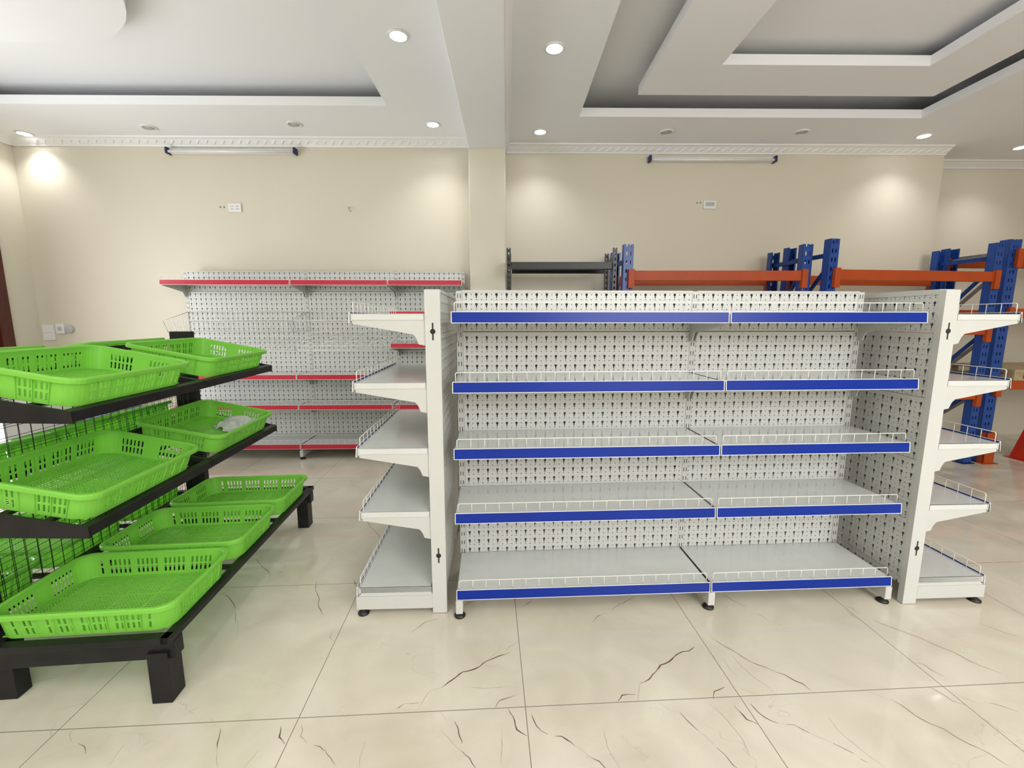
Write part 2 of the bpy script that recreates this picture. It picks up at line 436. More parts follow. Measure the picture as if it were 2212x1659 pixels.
# doorway in the left wall
dr = MB(); dr.box(XL-.05, XL+.035, 4.31, 4.42, 0, 2.66); dr.box(XL-.05, XL+.035, 3.24, 3.35, 0, 2.66); dr.box(XL-.05, XL+.035, 3.24, 4.42, 2.55, 2.66)
fr = room('door_1', dr, M['doorwood'], bevel=.006)
mb = MB(); mb.box(XL-.09, XL-.05, 3.35, 4.31, 0.0, 2.55)
for yy in (3.46, 3.88):
    for zz, hh in ((.2,.6),(1.0,.5),(1.65,.75)): mb.box(XL-.052, XL-.038, yy, yy+.34, zz, zz+hh)
o = mb.build('door_leaf', M['doorleaf'], fr, bevel=.004)

# ---------------------------------------------------------------- shop gondolas (local x along the bays, front towards -y)
MESH = {}
def bracket_mesh(v):
    k = ('br', round(v, 3))
    if k not in MESH:
        mb = MB()
        pf = [(0.0,0),(-v,0),(-v,-.042),(-.052,-.088),(-.04,-.104),(-.03,-.13),(0,-.136)]
        mb.prism(pf, lambda p, h: (h, p[0], p[1]), -.003, .003)
        q = [(-.04,-.004),(-v+.02,-.004),(-v+.02,-.024),(-.04,-.026)]
        mb.prism(q, lambda p, h: (h, p[0], p[1]), -.0055, .0055)
        MESH[k] = mb.mesh('shelf_bracket', M['white'])
    return MESH[k]
def post_mesh(h, key):
    k = ('post', h, key)
    if k not in MESH: MESH[k] = MB().box(-.015,.015,0,.066,.004,h).mesh('upright', M['slot'])
    return MESH[k]
def shelf(parent, u0, u1, v, zt, railmat, guard=True, base=False, lab=None):
    L = u1-u0
    def get(kind, fn):
        k = (kind, round(L,3), round(v,3), railmat)
        if k not in MESH: MESH[k] = fn()
        return MESH[k]
    def deck():
        mb = MB(); a, b = .004, L-.004
        mb.box(a, b, -v+.006, -.004, -.006, -.003)                 # top sheet
        mb.box(a, b, -v+.002, -v+.008, -.034, -.003)               # front lip
        mb.box(a, a+.003, -v+.006, -.004, -.030, -.003); mb.box(b-.003, b, -v+.006, -.004, -.030, -.003)
        mb.box(a, b, -.007, -.004, -.030, -.003); mb.box(L/2-.03, L/2+.03, -v+.01, -.008, -.02, -.006)
        return mb.mesh('shelf', M['deck'])
    def rail():
        mb = MB(); a, b = .003, L-.003
        pf = [(-v,-.004),(-v-.002,-.004),(-v-.005,-.043),(-v,-.043)]
        mb.prism(pf, lambda p, h: (h, p[0], p[1]), a, b, 0)
        pf = [(-v-.0015,.003),(-v-.0030,.003),(-v-.0070,-.0410),(-v-.004,-.0410)]
        mb.prism(pf, lambda p, h: (h, p[0], p[1]), a+.003, b-.003, 1)
        mb.box(a, b, -v-.0036, -v-.0012, .0025, .0050, 0); mb.box(a, b, -v-.0080, -v-.002, -.0435, -.0410, 0)
        for xx in (a, b-.003): mb.hexa([(xx,-v-.0085,-.043),(xx+.003,-v-.0085,-.043),(xx+.003,-v,-.043),(xx,-v,-.043),(xx,-v-.0040,.004),(xx+.003,-v-.0040,.004),(xx+.003,-v,.002),(xx,-v,.002)], 0)
        return mb.mesh('price_rail', [M['plast'], railmat])
    def grd():
        mb = MB(); a, b = .016, L-.016; y = -v+.010; t = .044
        mb.tube([(a,y,-.01),(a,y,t-.006),(a+.006,y,t),(b-.006,y,t),(b,y,t-.006),(b,y,-.01)], .0019, 6)
        n = int(round((b-a)/.06))
        for i in range(1, n): xx = a+(b-a)*i/n; mb.tube([(xx,y,-.01),(xx,y,t)], .0014, 5)
        return mb.mesh('wire_guard', M['wire'])
    o = place('base_shelf' if base else 'shelf', get('deck', deck), parent, (u0,0,zt))
    r = place('price_rail', get('rail', rail), o); r['label'] = 'white price rail with coloured insert strip'
    if guard: place('wire_guard', get('guard', grd), o)
    return o
def base_unit(parent, u, v):
    k = ('leg', round(v,3))
    if k not in MESH:
        MESH[k] = MB().box(-.016,.016,-v-.010,0,.028,.092).box(-.013,.013,-v+.004,0,.092,.100).mesh('base_leg', M['white'])
        mb = MB(); mb.lathe([(0,0),(.026,0),(.027,.006),(.022,.011),(.010,.019),(.006,.022),(.006,.030),(0,.030)], n=16)
        MESH['foot'] = mb.mesh('levelling_foot', M['rubber'])
    l = place('base_leg', MESH[k], parent, (u,0,0), bevel=.002)
    place('levelling_foot', MESH['foot'], l, (0,-v+.018,0))
def key_slot(parent, x, y, z, s):
    mb = MB(); mb.tube([(x,y,z),(x+s*.0008,y,z)], .0115, 14); mb.box(min(x,x+s*.0006), max(x,x+s*.0006), y-.0033, y+.0033, z-.037, z+.037)
    mb.build('key_slot', M['dark'], parent)
def gondola(name, label, widths, h, levels, v, vb, railmat, loc, rotz, peg='peg', zj=1.312, back='none', front=True, group=None, nobr=(), lastleg=True, guardfn=None, capt=.009):
    t = thing(name, label, 'shelving unit', loc, rotz, group)
    us = [0.0]
    for wd in widths: us.append(us[-1]+wd)
    pc = [.015]+[u+.006 for u in us[1:-1]]+[us[-1]-.015]
    for u in pc: place('upright', post_mesh(h, 0), t, (u,0,0))
    # wall panels, one sheet per course
    courses = [(max(.09, zj-.297*(k+1)), zj-.297*k) for k in range(6) if zj-.297*k > .12]+[(zj, h)]
    for bi in range(len(widths)):
        a, b = pc[bi]+.016, pc[bi+1]-.016
        for (za, zb) in courses:
            if front:
                mb = MB(); mb.box(a, b, .0012, .0022, za+.002, zb-.002)
                mb.build('pegboard_panel', M[peg], t)
            if back == 'peg': 
                MB().box(a, b, .0600, .0612, za+.001, zb-.001).build('pegboard_panel', M[peg], t)
        if back == 'solid': MB().box(a, b, .058, .060, .1, h-.002).build('back_sheet', M['white'], t)
        MB().box(a-.004, b+.004, -.001, .0665, h-capt, h+.004).build('top_cap', M['white'], t, bevel=.0015)
    for bi, lv in enumerate(levels):
        for (z, kind) in lv:
            if kind == 'n': continue
            shelf(t, us[bi], us[bi+1], vb if kind == 'b' else v, z, railmat, guard=(kind != 'x'), base=(kind == 'b'))
            if kind != 'b':
                for u in (us[bi]+.010, us[bi+1]-.010): place('shelf_bracket', bracket_mesh(v-.006), t, (u,0,z-.004))
            else:
                for u in (us[bi]+.006, us[bi+1]-.006): MB().box(u-.002,u+.002,-vb+.012,-.004,z-.05,z-.006).build('base_side_plate', M['white'], t)
    for u in pc: base_unit(t, u, vb)
    return t, us

MAINZ = [(1.401,'s'),(1.104,'s'),(.809,'s'),(.511,'s'),(.139,'b')]
g, us = gondola('display_gondola', 'wide white pegboard gondola with blue price rails in the middle, facing the camera', [1.2,.9], 1.512,
    [MAINZ, MAINZ], .345, .345, M['blue'], (-.276, 2.205, 0), R(3.0), back='solid')
gl, us = gondola('end_gondola', 'white end gondola seen edge on, its blue-railed shelves facing left', [.85], 1.497,
    [MAINZ], .315, .345, M['blue'], (-.405, 2.745, 0), R(-90+2.2), back='peg')
for z in (1.322,.292): key_slot(gl, us[-1]+.0001, .033, z, 1)
gr, us = gondola('end_gondola', 'white end gondola seen edge on, its blue-railed shelves facing right', [.9], 1.502,
    [MAINZ], .30, .335, M['blue'], (1.966, 1.964, 0), R(90+2.5), back='peg', capt=.020)
for z in (1.322,.292): key_slot(gr, -.0001, .033, z, -1)

RZ = [(1.734,'s'),(.838,'s'),(.540,'s'),(.150,'b')]
gw, us = gondola('wall_gondola', 'long white pegboard wall gondola with red price rails standing along the cream wall', [1.2,.91,.70], 1.845,
    [RZ, RZ, [(1.734,'s'),(1.444,'s'),(1.140,'s'),(.838,'s'),(.54,'s'),(.150,'b')]], .33, .35, M['red'], (-3.29, 4.515, 0), R(1.5), peg='peg6', zj=1.652, back='solid')
gw['label'] = 'long white pegboard gondola with red price rails standing along the cream wall'

# wire baskets hung on the red-railed gondola
def wire_basket(L):
    mb = MB(); v = .345; r = .0032
    T = [(0,0),(-v,-.085)]; B = [(0,-.20),(-v+.05,-.195)]
    for x in (0, L):
        mb.tube([(x,0,0),(x,-v,-.085),(x,-v+.05,-.195),(x,0,-.20),(x,0,0)], r, 6)
        for k in range(1, 8):
            f = k/8; mb.tube([(x,-v*f,-.085*f),(x,(-v+.05)*f,-.20+.005*f)], .0013, 4)
    for p in ((0,0),(-v,-.085),(-v+.05,-.195),(0,-.20),(-v+.02,-.14),(0,-.10),(-.10,-.198),(-.2,-.197)):
        mb.tube([(0,p[0],p[1]),(L,p[0],p[1])], r if p in ((0,0),(-v,-.085)) else .0015, 5)
    n = int(L/.045)
    for k in range(1, n):
        x = L*k/n; mb.tube([(x,0,0),(x,0,-.20),(x,-v+.05,-.195),(x,-v,-.085)], .0012, 4)
    return mb
def gloc(g, x, y, z):
    a = g.rotation_euler.z; return (g.location.x+x*math.cos(a)-y*math.sin(a), g.location.y+x*math.sin(a)+y*math.cos(a), z)
for u0, L, lab in ((.01, 1.17, 'wide wire basket hung on the left bay of the red-railed gondola'), (1.215, .88, 'narrower wire basket hung on the middle bay of the red-railed gondola')):
    o = wire_basket(L).build('wire_basket', M['chrome'], None, gloc(gw, u0, -.006, 1.445), R(1.5)); tag(o, lab, 'basket', 'wire baskets on the red-railed gondola')
# sloping wire display with looped dividers
def wire_display(L, loops):
    mb = MB(); v = .30
    for x in (0, L): mb.tube([(x,0,.03),(x,-v,-.06),(x,-v,-.045)], .0024, 6)
    for f in (0,.2,.4,.6,.8,1): mb.tube([(0,-v*f,.03-.09*f),(L,-v*f,.03-.09*f)], .0016, 5)
    mb.tube([(0,-v,-.062),(L,-v,-.062)], .003, 6); mb.tube([(0,-v,-.022),(L,-v,-.022)], .002, 6)
    n = int(L/.07)
    for k in range(n+1):
        x = L*k/n; mb.tube([(x,0,.03),(x,-v,-.06),(x,-v,-.022)], .0013, 4)
    for c in loops:
        for yo in (-.27,-.14,-.02):
            pts = [(c+.095*math.cos(R(a)), yo, .03+.3*yo-.005+.075*math.sin(R(a))) for a in range(0, 181, 15)]
            mb.tube(pts, .0026, 6)
            pts = [(c+.06*math.cos(R(a)), yo-.02, .03+.3*yo-.005+.045*math.sin(R(a))) for a in range(0, 181, 20)]
            mb.tube(pts, .0018, 5)
    return mb
o = wire_display(1.17, []).build('wire_display_shelf', M['wire'], None, gloc(gw, .01, -.006, 1.14), R(1.5))
tag(o, 'flat wire display shelf on the left bay of the red-railed gondola, behind the green trays', 'shelf')
o = wire_display(.88, [.08,.30,.53,.76]).build('wire_display_shelf', M['wire'], None, gloc(gw, 1.215, -.006, 1.14), R(1.5))
tag(o, 'wire display shelf with arched dividers on the middle bay of the red-railed gondola', 'shelf')

# ---------------------------------------------------------------- produce rack with green trays
PR = (-1.90, 1.345); PA = R(5.2); PL = 1.43
rack = thing('produce_rack', 'black steel two-sided produce rack holding green plastic trays', 'rack', (PR[0], PR[1], 0), PA)
for y0 in (.07, PL-.08):
    MB().box(-.060,.056,y0,y0+.05,.0,1.30).build('upright', M['black'], rack, bevel=.003)
    MB().box(-.10,.10,y0-.002,y0+.055,0,.215).build('upright_foot', M['black'], rack, bevel=.003)
for s in (1, -1):
    for y0 in (0, PL-.075):
        MB().box(*sorted((s*.605, s*.675)), y0, y0+.075, 0, .20).build('leg', M['black'], rack, bevel=.003)
        MB().box(*sorted((s*.058, s*.695)), y0+.012, y0+.062, .168, .236).build('end_beam', M['black'], rack, bevel=.003)
    mb = MB(); mb.box(*sorted((s*.660, s*.695)), -.005, PL+.005, .237, .262); mb.box(*sorted((s*.06, s*.095)), -.005, PL+.005, .237, .262)
    mb.box(*sorted((s*.06, s*.69)), -.005, .03, .237, .262); mb.box(*sorted((s*.06, s*.69)), PL-.03, PL+.005, .237, .262)
    for k in (1, 2): mb.box(*sorted((s*.06, s*.69)), PL*k/3-.012, PL*k/3+.012, .240, .256)
    mb.build('base_frame', M['black'], rack, bevel=.002)
    for zo, so in ((.668, .22), (1.062, .20)):
        # tilted tier: outer rail low, inner rail high
        o0, o1 = .065, .485
        zf = lambda o: zo+.018+(o1-o)*so
        mb = MB()
        def bar(oa, ob, ya, yb, h=.036):
            P = []
            for zz in (-h, 0):
                P += [(s*oa,ya,zf(oa)+zz),(s*ob,ya,zf(ob)+zz),(s*ob,yb,zf(ob)+zz),(s*oa,yb,zf(oa)+zz)]
            mb.hexa(P)
        bar(o1-.03, o1, -.005, PL+.005); bar(o0, o0+.03, -.005, PL+.005); bar(o0, o1, PL/2-.012, PL/2+.012, .02)
        bar(o0+.15, o0+.17, 0, PL, .012); bar(o0+.28, o0+.30, 0, PL, .012)
        mb.build('tier_frame', M['black'], rack, bevel=.002)
        for ya in (-.006, PL-.002):
            mb = MB(); P = []
            for yy in (ya, ya+.008):
                P += [(s*.03,yy,zf(.03)-.115),(s*o1,yy,zf(o1)-.040),(s*o1,yy,zf(o1)+.001),(s*.03,yy,zf(.03)+.001)]
            mb.add(P, [(0,1,2,3),(7,6,5,4),(0,4,5,1),(1,5,6,2),(2,6,7,3),(3,7,4,0)]); mb.build('tier_bracket', M['black'], rack)
MB().box(-.02,.02,.12,PL-.08,.285,.312).build('lower_rail', M['black'], rack)
MB().box(-.02,.02,.12,PL-.08,1.22,1.245).build('upper_rail', M['black'], rack)
for x in (-.032, .012):
    mb = MB(); n = 25
    for k in range(n+1):
        y = .122+(PL-.204)*k/n; mb.tube([(x,y,.31),(x,y,1.22)], .0011, 5)
    for k in range(19):
        z = .32+k*.05; mb.tube([(x+.003,.12,z),(x+.003,PL-.08,z)], .0011, 5)
    mb.build('wire_mesh_panel', M['black'], rack)

# green tray: tapered, rounded, slotted walls and a pierced floor (local x = long side)
def tray_mesh():
    mb = MB(); LX, LY, H = .618, .420, .096
    def outline(dx, n_c=7):
        hx, hy = LX/2-dx, LY/2-dx; r = .060
        pts = []
        nl, ns = 50, 33
        for (cx, cy, a0) in ((hx-r, hy-r, 0), (-hx+r, hy-r, 90), (-hx+r, -hy+r, 180), (hx-r, -hy+r, 270)):
            for k in range(n_c): a = R(a0+90*k/n_c); pts.append(('c', cx+r*math.cos(a), cy+r*math.sin(a)))
            if a0 == 0:
                for k in range(nl): pts.append(('l', (hx-r)-(2*(hx-r))*k/nl, hy))
            elif a0 == 90:
                for k in range(ns): pts.append(('s', -hx, (hy-r)-2*(hy-r)*k/ns))
            elif a0 == 180:
                for k in range(nl): pts.append(('l', -(hx-r)+2*(hx-r)*k/nl, -hy))
            else:
                for k in range(ns): pts.append(('s', hx, -(hy-r)+2*(hy-r)*k/ns))
        return pts
    zs = [0, .006, .014, .040, .048, .074, .084, H]
    rows = []
    for z in zs: rows.append(outline(.011*(1-z/H)+.012))
    N = len(rows[0]); base = len(mb.v)
    vs = [(p[1], p[2], z) for z, row in zip(zs, rows) for p in row]
    fs = []
    run = []; c = 0; prev = None
    for i in range(N):
        kd = rows[0][i][0]
        c = c+1 if kd == prev else 0
        run.append(c); prev = kd
    for j in range(len(zs)-1):
        for i in range(N):
            kd = rows[0][i][0]; c = run[i]; hole = False
            if j in (2, 4):
                if kd == 'l': hole = (c % 6) in (1, 3) or ((c % 6) == 5 and (c//6) % 2 == 0)
                if kd == 's': hole = c % 2 == 1 and (c < 12 or c > 20)
            if not hole: fs.append((j*N+i, j*N+(i+1) % N, (j+1)*N+(i+1) % N, (j+1)*N+i))
    mb.add(vs, fs)
    # rolled rim
    prof = [(.012, H), (.008, H+.004), (-.001, H+.004), (-.003, H), (-.003, H-.012), (0, H-.012), (.001, H-.002)]
    rim = [outline(d) for d, z in prof]
    vs = [(p[1], p[2], z) for (d, z), row in zip(prof, rim) for p in row]
    fs = [(j*N+i, j*N+(i+1) % N, (j+1)*N+(i+1) % N, (j+1)*N+i) for j in range(len(prof)-1) for i in range(N)]
    mb.add(vs, fs)
    # outer ribs and a belt
    a = outline(.0232); b = outline(.0112); a2 = outline(.0200); b2 = outline(.006)
    for i in range(0, N, 6):
        if rows[0][i][0] == 'c': continue
        d = Vector((a[(i+1) % N][1]-a[i][1], a[(i+1) % N][2]-a[i][2], 0)).normalized()*.0011
        P0 = Vector((a[i][1], a[i][2], .003)); P1 = Vector((b[i][1], b[i][2], H-.004))
        Q0 = Vector((a2[i][1], a2[i][2], .003)); Q1 = Vector((b2[i][1], b2[i][2], H-.004))
        mb.hexa([P0-d, P0+d, Q0+d, Q0-d, P1-d, P1+d, Q1+d, Q1-d])
    # floor with pierced cells, each an eight-sided ring around its hole
    gx, gy = 44, 28; ax, ay = (LX-.066)/gx, (LY-.066)/gy; x0, y0 = -(LX-.066)/2, -(LY-.066)/2
    for i in range(gx):
        for j in range(gy):
            X0 = x0+i*ax; Y0 = y0+j*ay; X1 = X0+ax; Y1 = Y0+ay
            if i % 10 == 9 or j % 9 == 8:
                mb.add([(X0,Y0,0),(X1,Y0,0),(X1,Y1,0),(X0,Y1,0)], [(0,1,2,3)]); continue
            hx, hy = ax*.30, ay*.30; cx, cy = (X0+X1)/2, (Y0+Y1)/2
            mb.add([(X0,Y0,0),(X1,Y0,0),(X1,Y1,0),(X0,Y1,0),(cx-hx,cy-hy,0),(cx+hx,cy-hy,0),(cx+hx,cy+hy,0),(cx-hx,cy+hy,0)],
                   [(0,1,5,4),(1,2,6,5),(2,3,7,6),(3,0,4,7)])
    # plain border between pierced floor and wall
    o = rows[0]; n0 = len(mb.v)
    for i in range(N):
        p, q = o[i], o[(i+1) % N]
        cl = lambda t: (min(max(t[1], x0), -x0), min(max(t[2], y0), -y0))
        a_, b_ = cl(p), cl(q)
        mb.add([(p[1],p[2],0),(q[1],q[2],0),(b_[0],b_[1],0),(a_[0],a_[1],0)], [(0,1,2,3)])
    return mb.mesh('produce_tray', M['green'])
TM = tray_mesh()
def tray(side, o, l, z, slope, along, label):
    ob = bpy.data.objects.new('produce_tray', TM); C.objects.link(ob)
    m = ob.modifiers.new('wall', 'SOLIDIFY'); m.thickness = .0022; m.offset = 0
    ca, sa = math.cos(PA), math.sin(PA); x, y = side*o, l
    ob.location = (PR[0]+x*ca-y*sa, PR[1]+x*sa+y*ca, z)
    a = PA+(R(90) if along else 0)
    ob.rotation_euler = (Matrix.Rotation(PA, 3, 'Z') @ Matrix.Rotation(side*math.atan(slope), 3, 'Y') @ Matrix.Rotation(R(90) if along else 0, 3, 'Z')).to_euler()
    return tag(ob, label, 'tray', 'green produce trays on the black rack')
SD = {1: 'right', -1: 'left'}
pos3 = ['nearest', 'middle', 'farthest']
for s in (1, -1):
    for k in range(3):
        tray(s, .382, .228+.470*k, .2635, 0, False, '%s of three green trays on the bottom deck\'s %s side' % (pos3[k], SD[s]))
    for zo, so, nm in ((.668,.22,'middle tier'), (1.062,.20,'top tier')):
        for k in range(2):
            o = .275; z = zo+.018+(.485-o)*so+.0015
            lab = '%s green tray on the %s of the black rack\'s %s side' % (('nearer','farther')[k], nm, SD[s])
            if s == 1 and nm == 'middle tier' and k == 1: lab = 'green plastic tray holding the crumpled grey cloth, on the black rack'
            tray(s, o, .312+.765*k, z, so, True, lab)
# crumpled cloth in the far tray of the middle tier
def cloth():
    from mathutils import noise
    bm = bmesh.new(); n, m_ = 90, 56; vs = []
    for j in range(m_):
        for i in range(n):
            u, v = i/(n-1)*2-1, j/(m_-1)*2-1
            f = noise.noise(Vector((u*1.6, v*1.4, 3.1)))
            s1 = math.sin((v*1.0+u*.55+f*.9)*7.0); s2 = math.sin((v*.7-u*.9+f*1.1)*4.3+1)
            edge = max(0, 1-(u*u*.9+v*v*.95)**1.6)
            h = (.042+.013*s1+.010*s2+.012*f)*edge**.45
            k = 1+.16*noise.noise(Vector((math.atan2(v, u)*1.3, 4, 1)))
            x = u*math.sqrt(1-v*v*.42)*.125*k+.006*s1; y = v*math.sqrt(1-u*u*.42)*.092*k+.005*s2
            vs.append(bm.verts.new((x, y, max(.002, h+.003))))
    for j in range(m_-1):
        for i in range(n-1): bm.faces.new((vs[j*n+i], vs[j*n+i+1], vs[(j+1)*n+i+1], vs[(j+1)*n+i]))
    me = bpy.data.meshes.new('cloth'); bm.to_mesh(me); bm.free(); me.materials.append(M['cloth'])
    me.polygons.foreach_set('use_smooth', [True]*len(me.polygons)); return me
ob = bpy.data.objects.new('cloth', cloth()); C.objects.link(ob)
sm = ob.modifiers.new('thick', 'SOLIDIFY'); sm.thickness = .002; sm.offset = 1
x, y = .345, 1.24; ca, sa = math.cos(PA), math.sin(PA)
ob.location = (PR[0]+x*ca-y*sa, PR[1]+x*sa+y*ca, .668+.018+(.485-x)*.22+.006)
ob.rotation_euler = (Matrix.Rotation(PA, 3, 'Z') @ Matrix.Rotation(math.atan(.22), 3, 'Y') @ Matrix.Rotation(R(70), 3, 'Z')).to_euler()
tag(ob, 'crumpled light grey cloth lying in a green tray', 'cloth')

# ---------------------------------------------------------------- longspan and pallet racks behind
def frame_part(parent, x, yf, yr, h, pw, pm, nm_brace, bm_, hz, dz, foot=True):
    fr = []
    for y in (yf, yr):
        mb = MB(); d = pw*.75
        s = 1 if y == yf else -1; yb = y+s*d
        # open C section: web with teardrop holes faces outward, two flanges, lips
        t = .003
        mb.box(-pw/2, pw/2, min(y, y+s*t), max(y, y+s*t), .008 if foot else 0, h)
        for xx in (-pw/2, pw/2-t): mb.box(xx, xx+t, min(y, yb), max(y, yb), .008 if foot else 0, h)
        mb.box(-pw/2, -pw/2+.014, min(yb-s*t, yb), max(yb-s*t, yb), .008, h); mb.box(pw/2-.014, pw/2, min(yb-s*t, yb), max(yb-s*t, yb), .008, h)
        p = mb.build('post', pm, parent, (x,0,0))
        if foot: MB().box(-pw/2-.02, pw/2+.02, min(y-s*.015, yb+s*.015), max(y-s*.015, yb+s*.015), 0, .007).build('foot_plate', M['rubber'], p)
        fr.append(p)
    for z in hz:
        MB().box(x-.012, x+.012, yf+.02, yr-.02, z-.018, z+.018).build('frame_brace', bm_, parent)
    for (za, zb) in dz:
        mb = MB(); P = []
        for yy, zz in ((yf+.03, za), (yr-.03, zb)): 
            P += [(x-.010, yy, zz-.02), (x+.010, yy, zz-.02), (x+.010, yy, zz+.02), (x-.010, yy, zz+.02)]
        mb.hexa(P); mb.build('frame_brace', bm_, parent)
def beam(parent, x0, x1, y, z, hgt, m, conn=True, s=-1):
    mb = MB(); th = .045
    y0, y1 = (y-th*.4, y+th*.6)
    mb.box(x0+.004, x1-.004, y0, y1, z-hgt, z)
    b = mb.build('beam', m, parent, bevel=.004)
    if conn:
        for xx, e in ((x0, 1), (x1, -1)):
            MB().box(min(xx-e*.045, xx+e*.006), max(xx-e*.045, xx+e*.006), min(y, y+s*.03)-.004, max(y, y+s*.03), z-hgt-.065, z+.012).build('beam_connector', m, b, bevel=.002)
    return b
# black longspan rack beside the column
t = thing('longspan_rack', 'low black slotted-post rack between the cream column and the blue frames', 'rack', (-.03, 4.03, 0), R(-.5))
for x in (.0, .945):
    frame_part(t, x+.0, 0, .385, 2.0, .036, M['blackpost'], 'b', M['blackrack'], (.3, 1.0, 1.9), [])
for zz in (1.875, 1.3, .7, .15):
    for yy in (.02, .365): beam(t, .02, .925, yy, zz, .062, M['blackrack'], conn=False)
    MB().box(.02, .925, .0, .385, zz-.008, zz+.002).build('shelf_board', M['blackrack'], t)
# two orange-beamed pallet racks, each one bay
def pallet_rack(loc, rz, L, D, h, label, zs, grey=False, pw=.088):
    t = thing('pallet_rack', label, 'rack', loc, rz, None)
    for x in (0, L):
        frame_part(t, x, 0, D, h, pw, M['bluepost'], 'b', M['galv'] if grey else M['rackblue'], (h-.13, .18), [(h-.2, h-.75), (h-.8, h-1.35), (h-1.35, .25)])
    for z in zs:
        for yy, s in ((-.004, -1), (D-.02, 1)): beam(t, .045, L-.045, yy, z, .088, M['rackorange'], s=s)
    return t
pallet_rack((1.035, 4.03, 0), R(-.3), 1.585, .56, 2.03, 'blue pallet rack with orange beams next to the black rack', (1.80, 1.2, .6))
pallet_rack((2.745, 3.87, 0), R(7.0), 1.64, .55, 2.05, 'blue pallet rack with orange beams behind the right end of the white gondola', (1.795, 1.32, .72))
t3 = pallet_rack((4.57, 4.13, 0), R(3), 2.0, .62, 2.09, 'tall blue pallet rack with orange beams at the right edge, carrying a wooden pallet', (1.99, 1.47, .80), grey=True, pw=.115)
mb = MB(); mb.box(-.05,.05,-.06,-.045,0.007,.30); mb.box(-.05,-.044,-.06,.03,.007,.30); mb.box(.044,.05,-.06,.03,.007,.30)
mb.box(-.075,.075,-.085,.03,.0,.007)
mb.build('post_guard', M['rackorange'], t3)
# loose steel bars laid across the top of the tall rack
for k in range(3):
    o = MB().box(0, .012, 0, .60, 0, .02).build('steel_bar', M['galv'], None, (4.70+.10*k-.01, 4.20+.005*k, 1.992), R(3+2*k))
    tag(o, '%s of three loose grey bars lying across the top of the tall rack' % ('leftmost','middle','rightmost')[k], 'bar', 'loose bars on the tall rack')
# pallet
t = thing('wooden_pallet', 'pale wooden pallet on the middle beams of the tall pallet rack', 'pallet', (4.72, 4.10, .801), R(3))
for y in (0, .29, .58):
    MB().box(0, 1.0, y, y+.09, 0, .016).build('bottom_board', M['wood'], t)
    for x in (0, .46, .91): MB().box(x, x+.09, y, y+.09, .016, .085).build('block', M['wood'], t)
for k in range(7): MB().box(k*.148, k*.148+.11, 0, .67, .085, .103).build('top_board', M['wood'], t)
# red post guard at the right edge
mb = MB(); mb.hexa([(-.16,-.10,.006),(.16,-.10,.006),(.16,.10,.006),(-.16,.10,.006),(-.05,-.06,.46),(.05,-.06,.46),(.05,.06,.46),(-.05,.06,.46)])
mb.box(-.19,.19,-.13,.13,0,.006)
o = mb.build('floor_guard', M['redpaint'], None, (5.17, 4.18, 0), 0, bevel=.004); tag(o, 'sloping red steel guard on the floor at the right edge', 'guard')

# ---------------------------------------------------------------- ceiling lamps and wall fittings
LM = {}
def lampmesh(on):
    if on not in LM:
        mb = MB(); mb.lathe([(.066,0),(.068,-.004),(.060,-.010),(.050,-.008),(.049,.0)], n=32)
        a = mb.mesh('trim_ring', M['plast'])
        mb = MB(); mb.lathe([(0,-.0035),(.050,-.0035),(.050,-.001),(0,-.001)], n=28)
        LM[on] = (a, mb.mesh('lens', M['lamp'] if on else M['lampoff']))
    return LM[on]
def downlight(x, y, z, on, label, power=24):
    t = thing('downlight', label, 'ceiling lamp', (x, y, z), 0, 'lit downlights' if on else 'unlit downlights')
    a, b = lampmesh(on); place('trim_ring', a, t); place('lens', b, t)
    if on:
        d = bpy.data.lights.new('downlight_beam', 'SPOT'); d.energy = power; d.spot_size = R(120); d.spot_blend = .9; d.shadow_soft_size = .045; d.color = (.95,.97,1)
        o = bpy.data.objects.new('downlight_beam', d); C.objects.link(o); o.parent = t; o.location = (0,0,-.02)
k = 1.0233
for x, y, on, lab in [(-.696,2.969,1,'lit round downlight left of the ceiling beam, nearer the camera'), (-.704,4.207,1,'lit round downlight left of the ceiling beam, close to the back wall'),
    (-4.55,4.40,1,'lit round downlight in the far left corner of the ceiling'), (-3.282,4.274,0,'unlit round downlight above the left wall lamp, left of two'), (-1.935,4.207,0,'unlit round downlight above the left wall lamp, right of two')]:
    downlight(x*k, y*k, ZL, on, lab)
for x, y, on, lab in [(.264,3.004,1,'lit round downlight right of the ceiling beam, nearer the camera'), (.253,4.236,1,'lit round downlight right of the ceiling beam, close to the back wall'),
    (3.782,4.327,1,'lit round downlight past the right corner of the stepped ceiling recess'), (4.984,4.602,1,'lit round downlight at the far right edge of the ceiling'),
    (1.391,4.246,0,'unlit round downlight above the right wall lamp, left of two'), (2.607,4.246,0,'unlit round downlight above the right wall lamp, right of two')]:
    downlight(x*1.024, y*1.024, ZR, on, lab)
# unseen spots added outside the frame to lift the overhead light, set like the downlights
for x, y in ((3.9,1.0),(-4.2,1.0),(2.0,-.8),(-2.2,-.8)):
    d = bpy.data.lights.new('downlight_beam', 'SPOT'); d.energy = 27; d.spot_size = R(120); d.spot_blend = .9; d.shadow_soft_size = .045; d.color = (.95,.97,1)
    o = bpy.data.objects.new('downlight_beam', d); C.objects.link(o); o.location = (x, y, ZR-.02)
def batten(x0, x1, z, label):
    p = rm(x0, WY-.001, z); t = thing('tube_lamp', label, 'wall lamp', p, RA); L = x1-x0
    MB().box(.005, L-.005, -.030, 0, -.020, .030).build('lamp_body', M['plast'], t, bevel=.004)
    mb = MB(); mb.tube([(.02,-.050,-.006),(L-.02,-.050,-.006)], .013, 14); mb.build('glass_tube', M['tube'], t)
    for x in (0, L-.022): MB().box(x, x+.022, -.068, 0, -.028, .032).build('end_cap', M['navy'], t, bevel=.004)
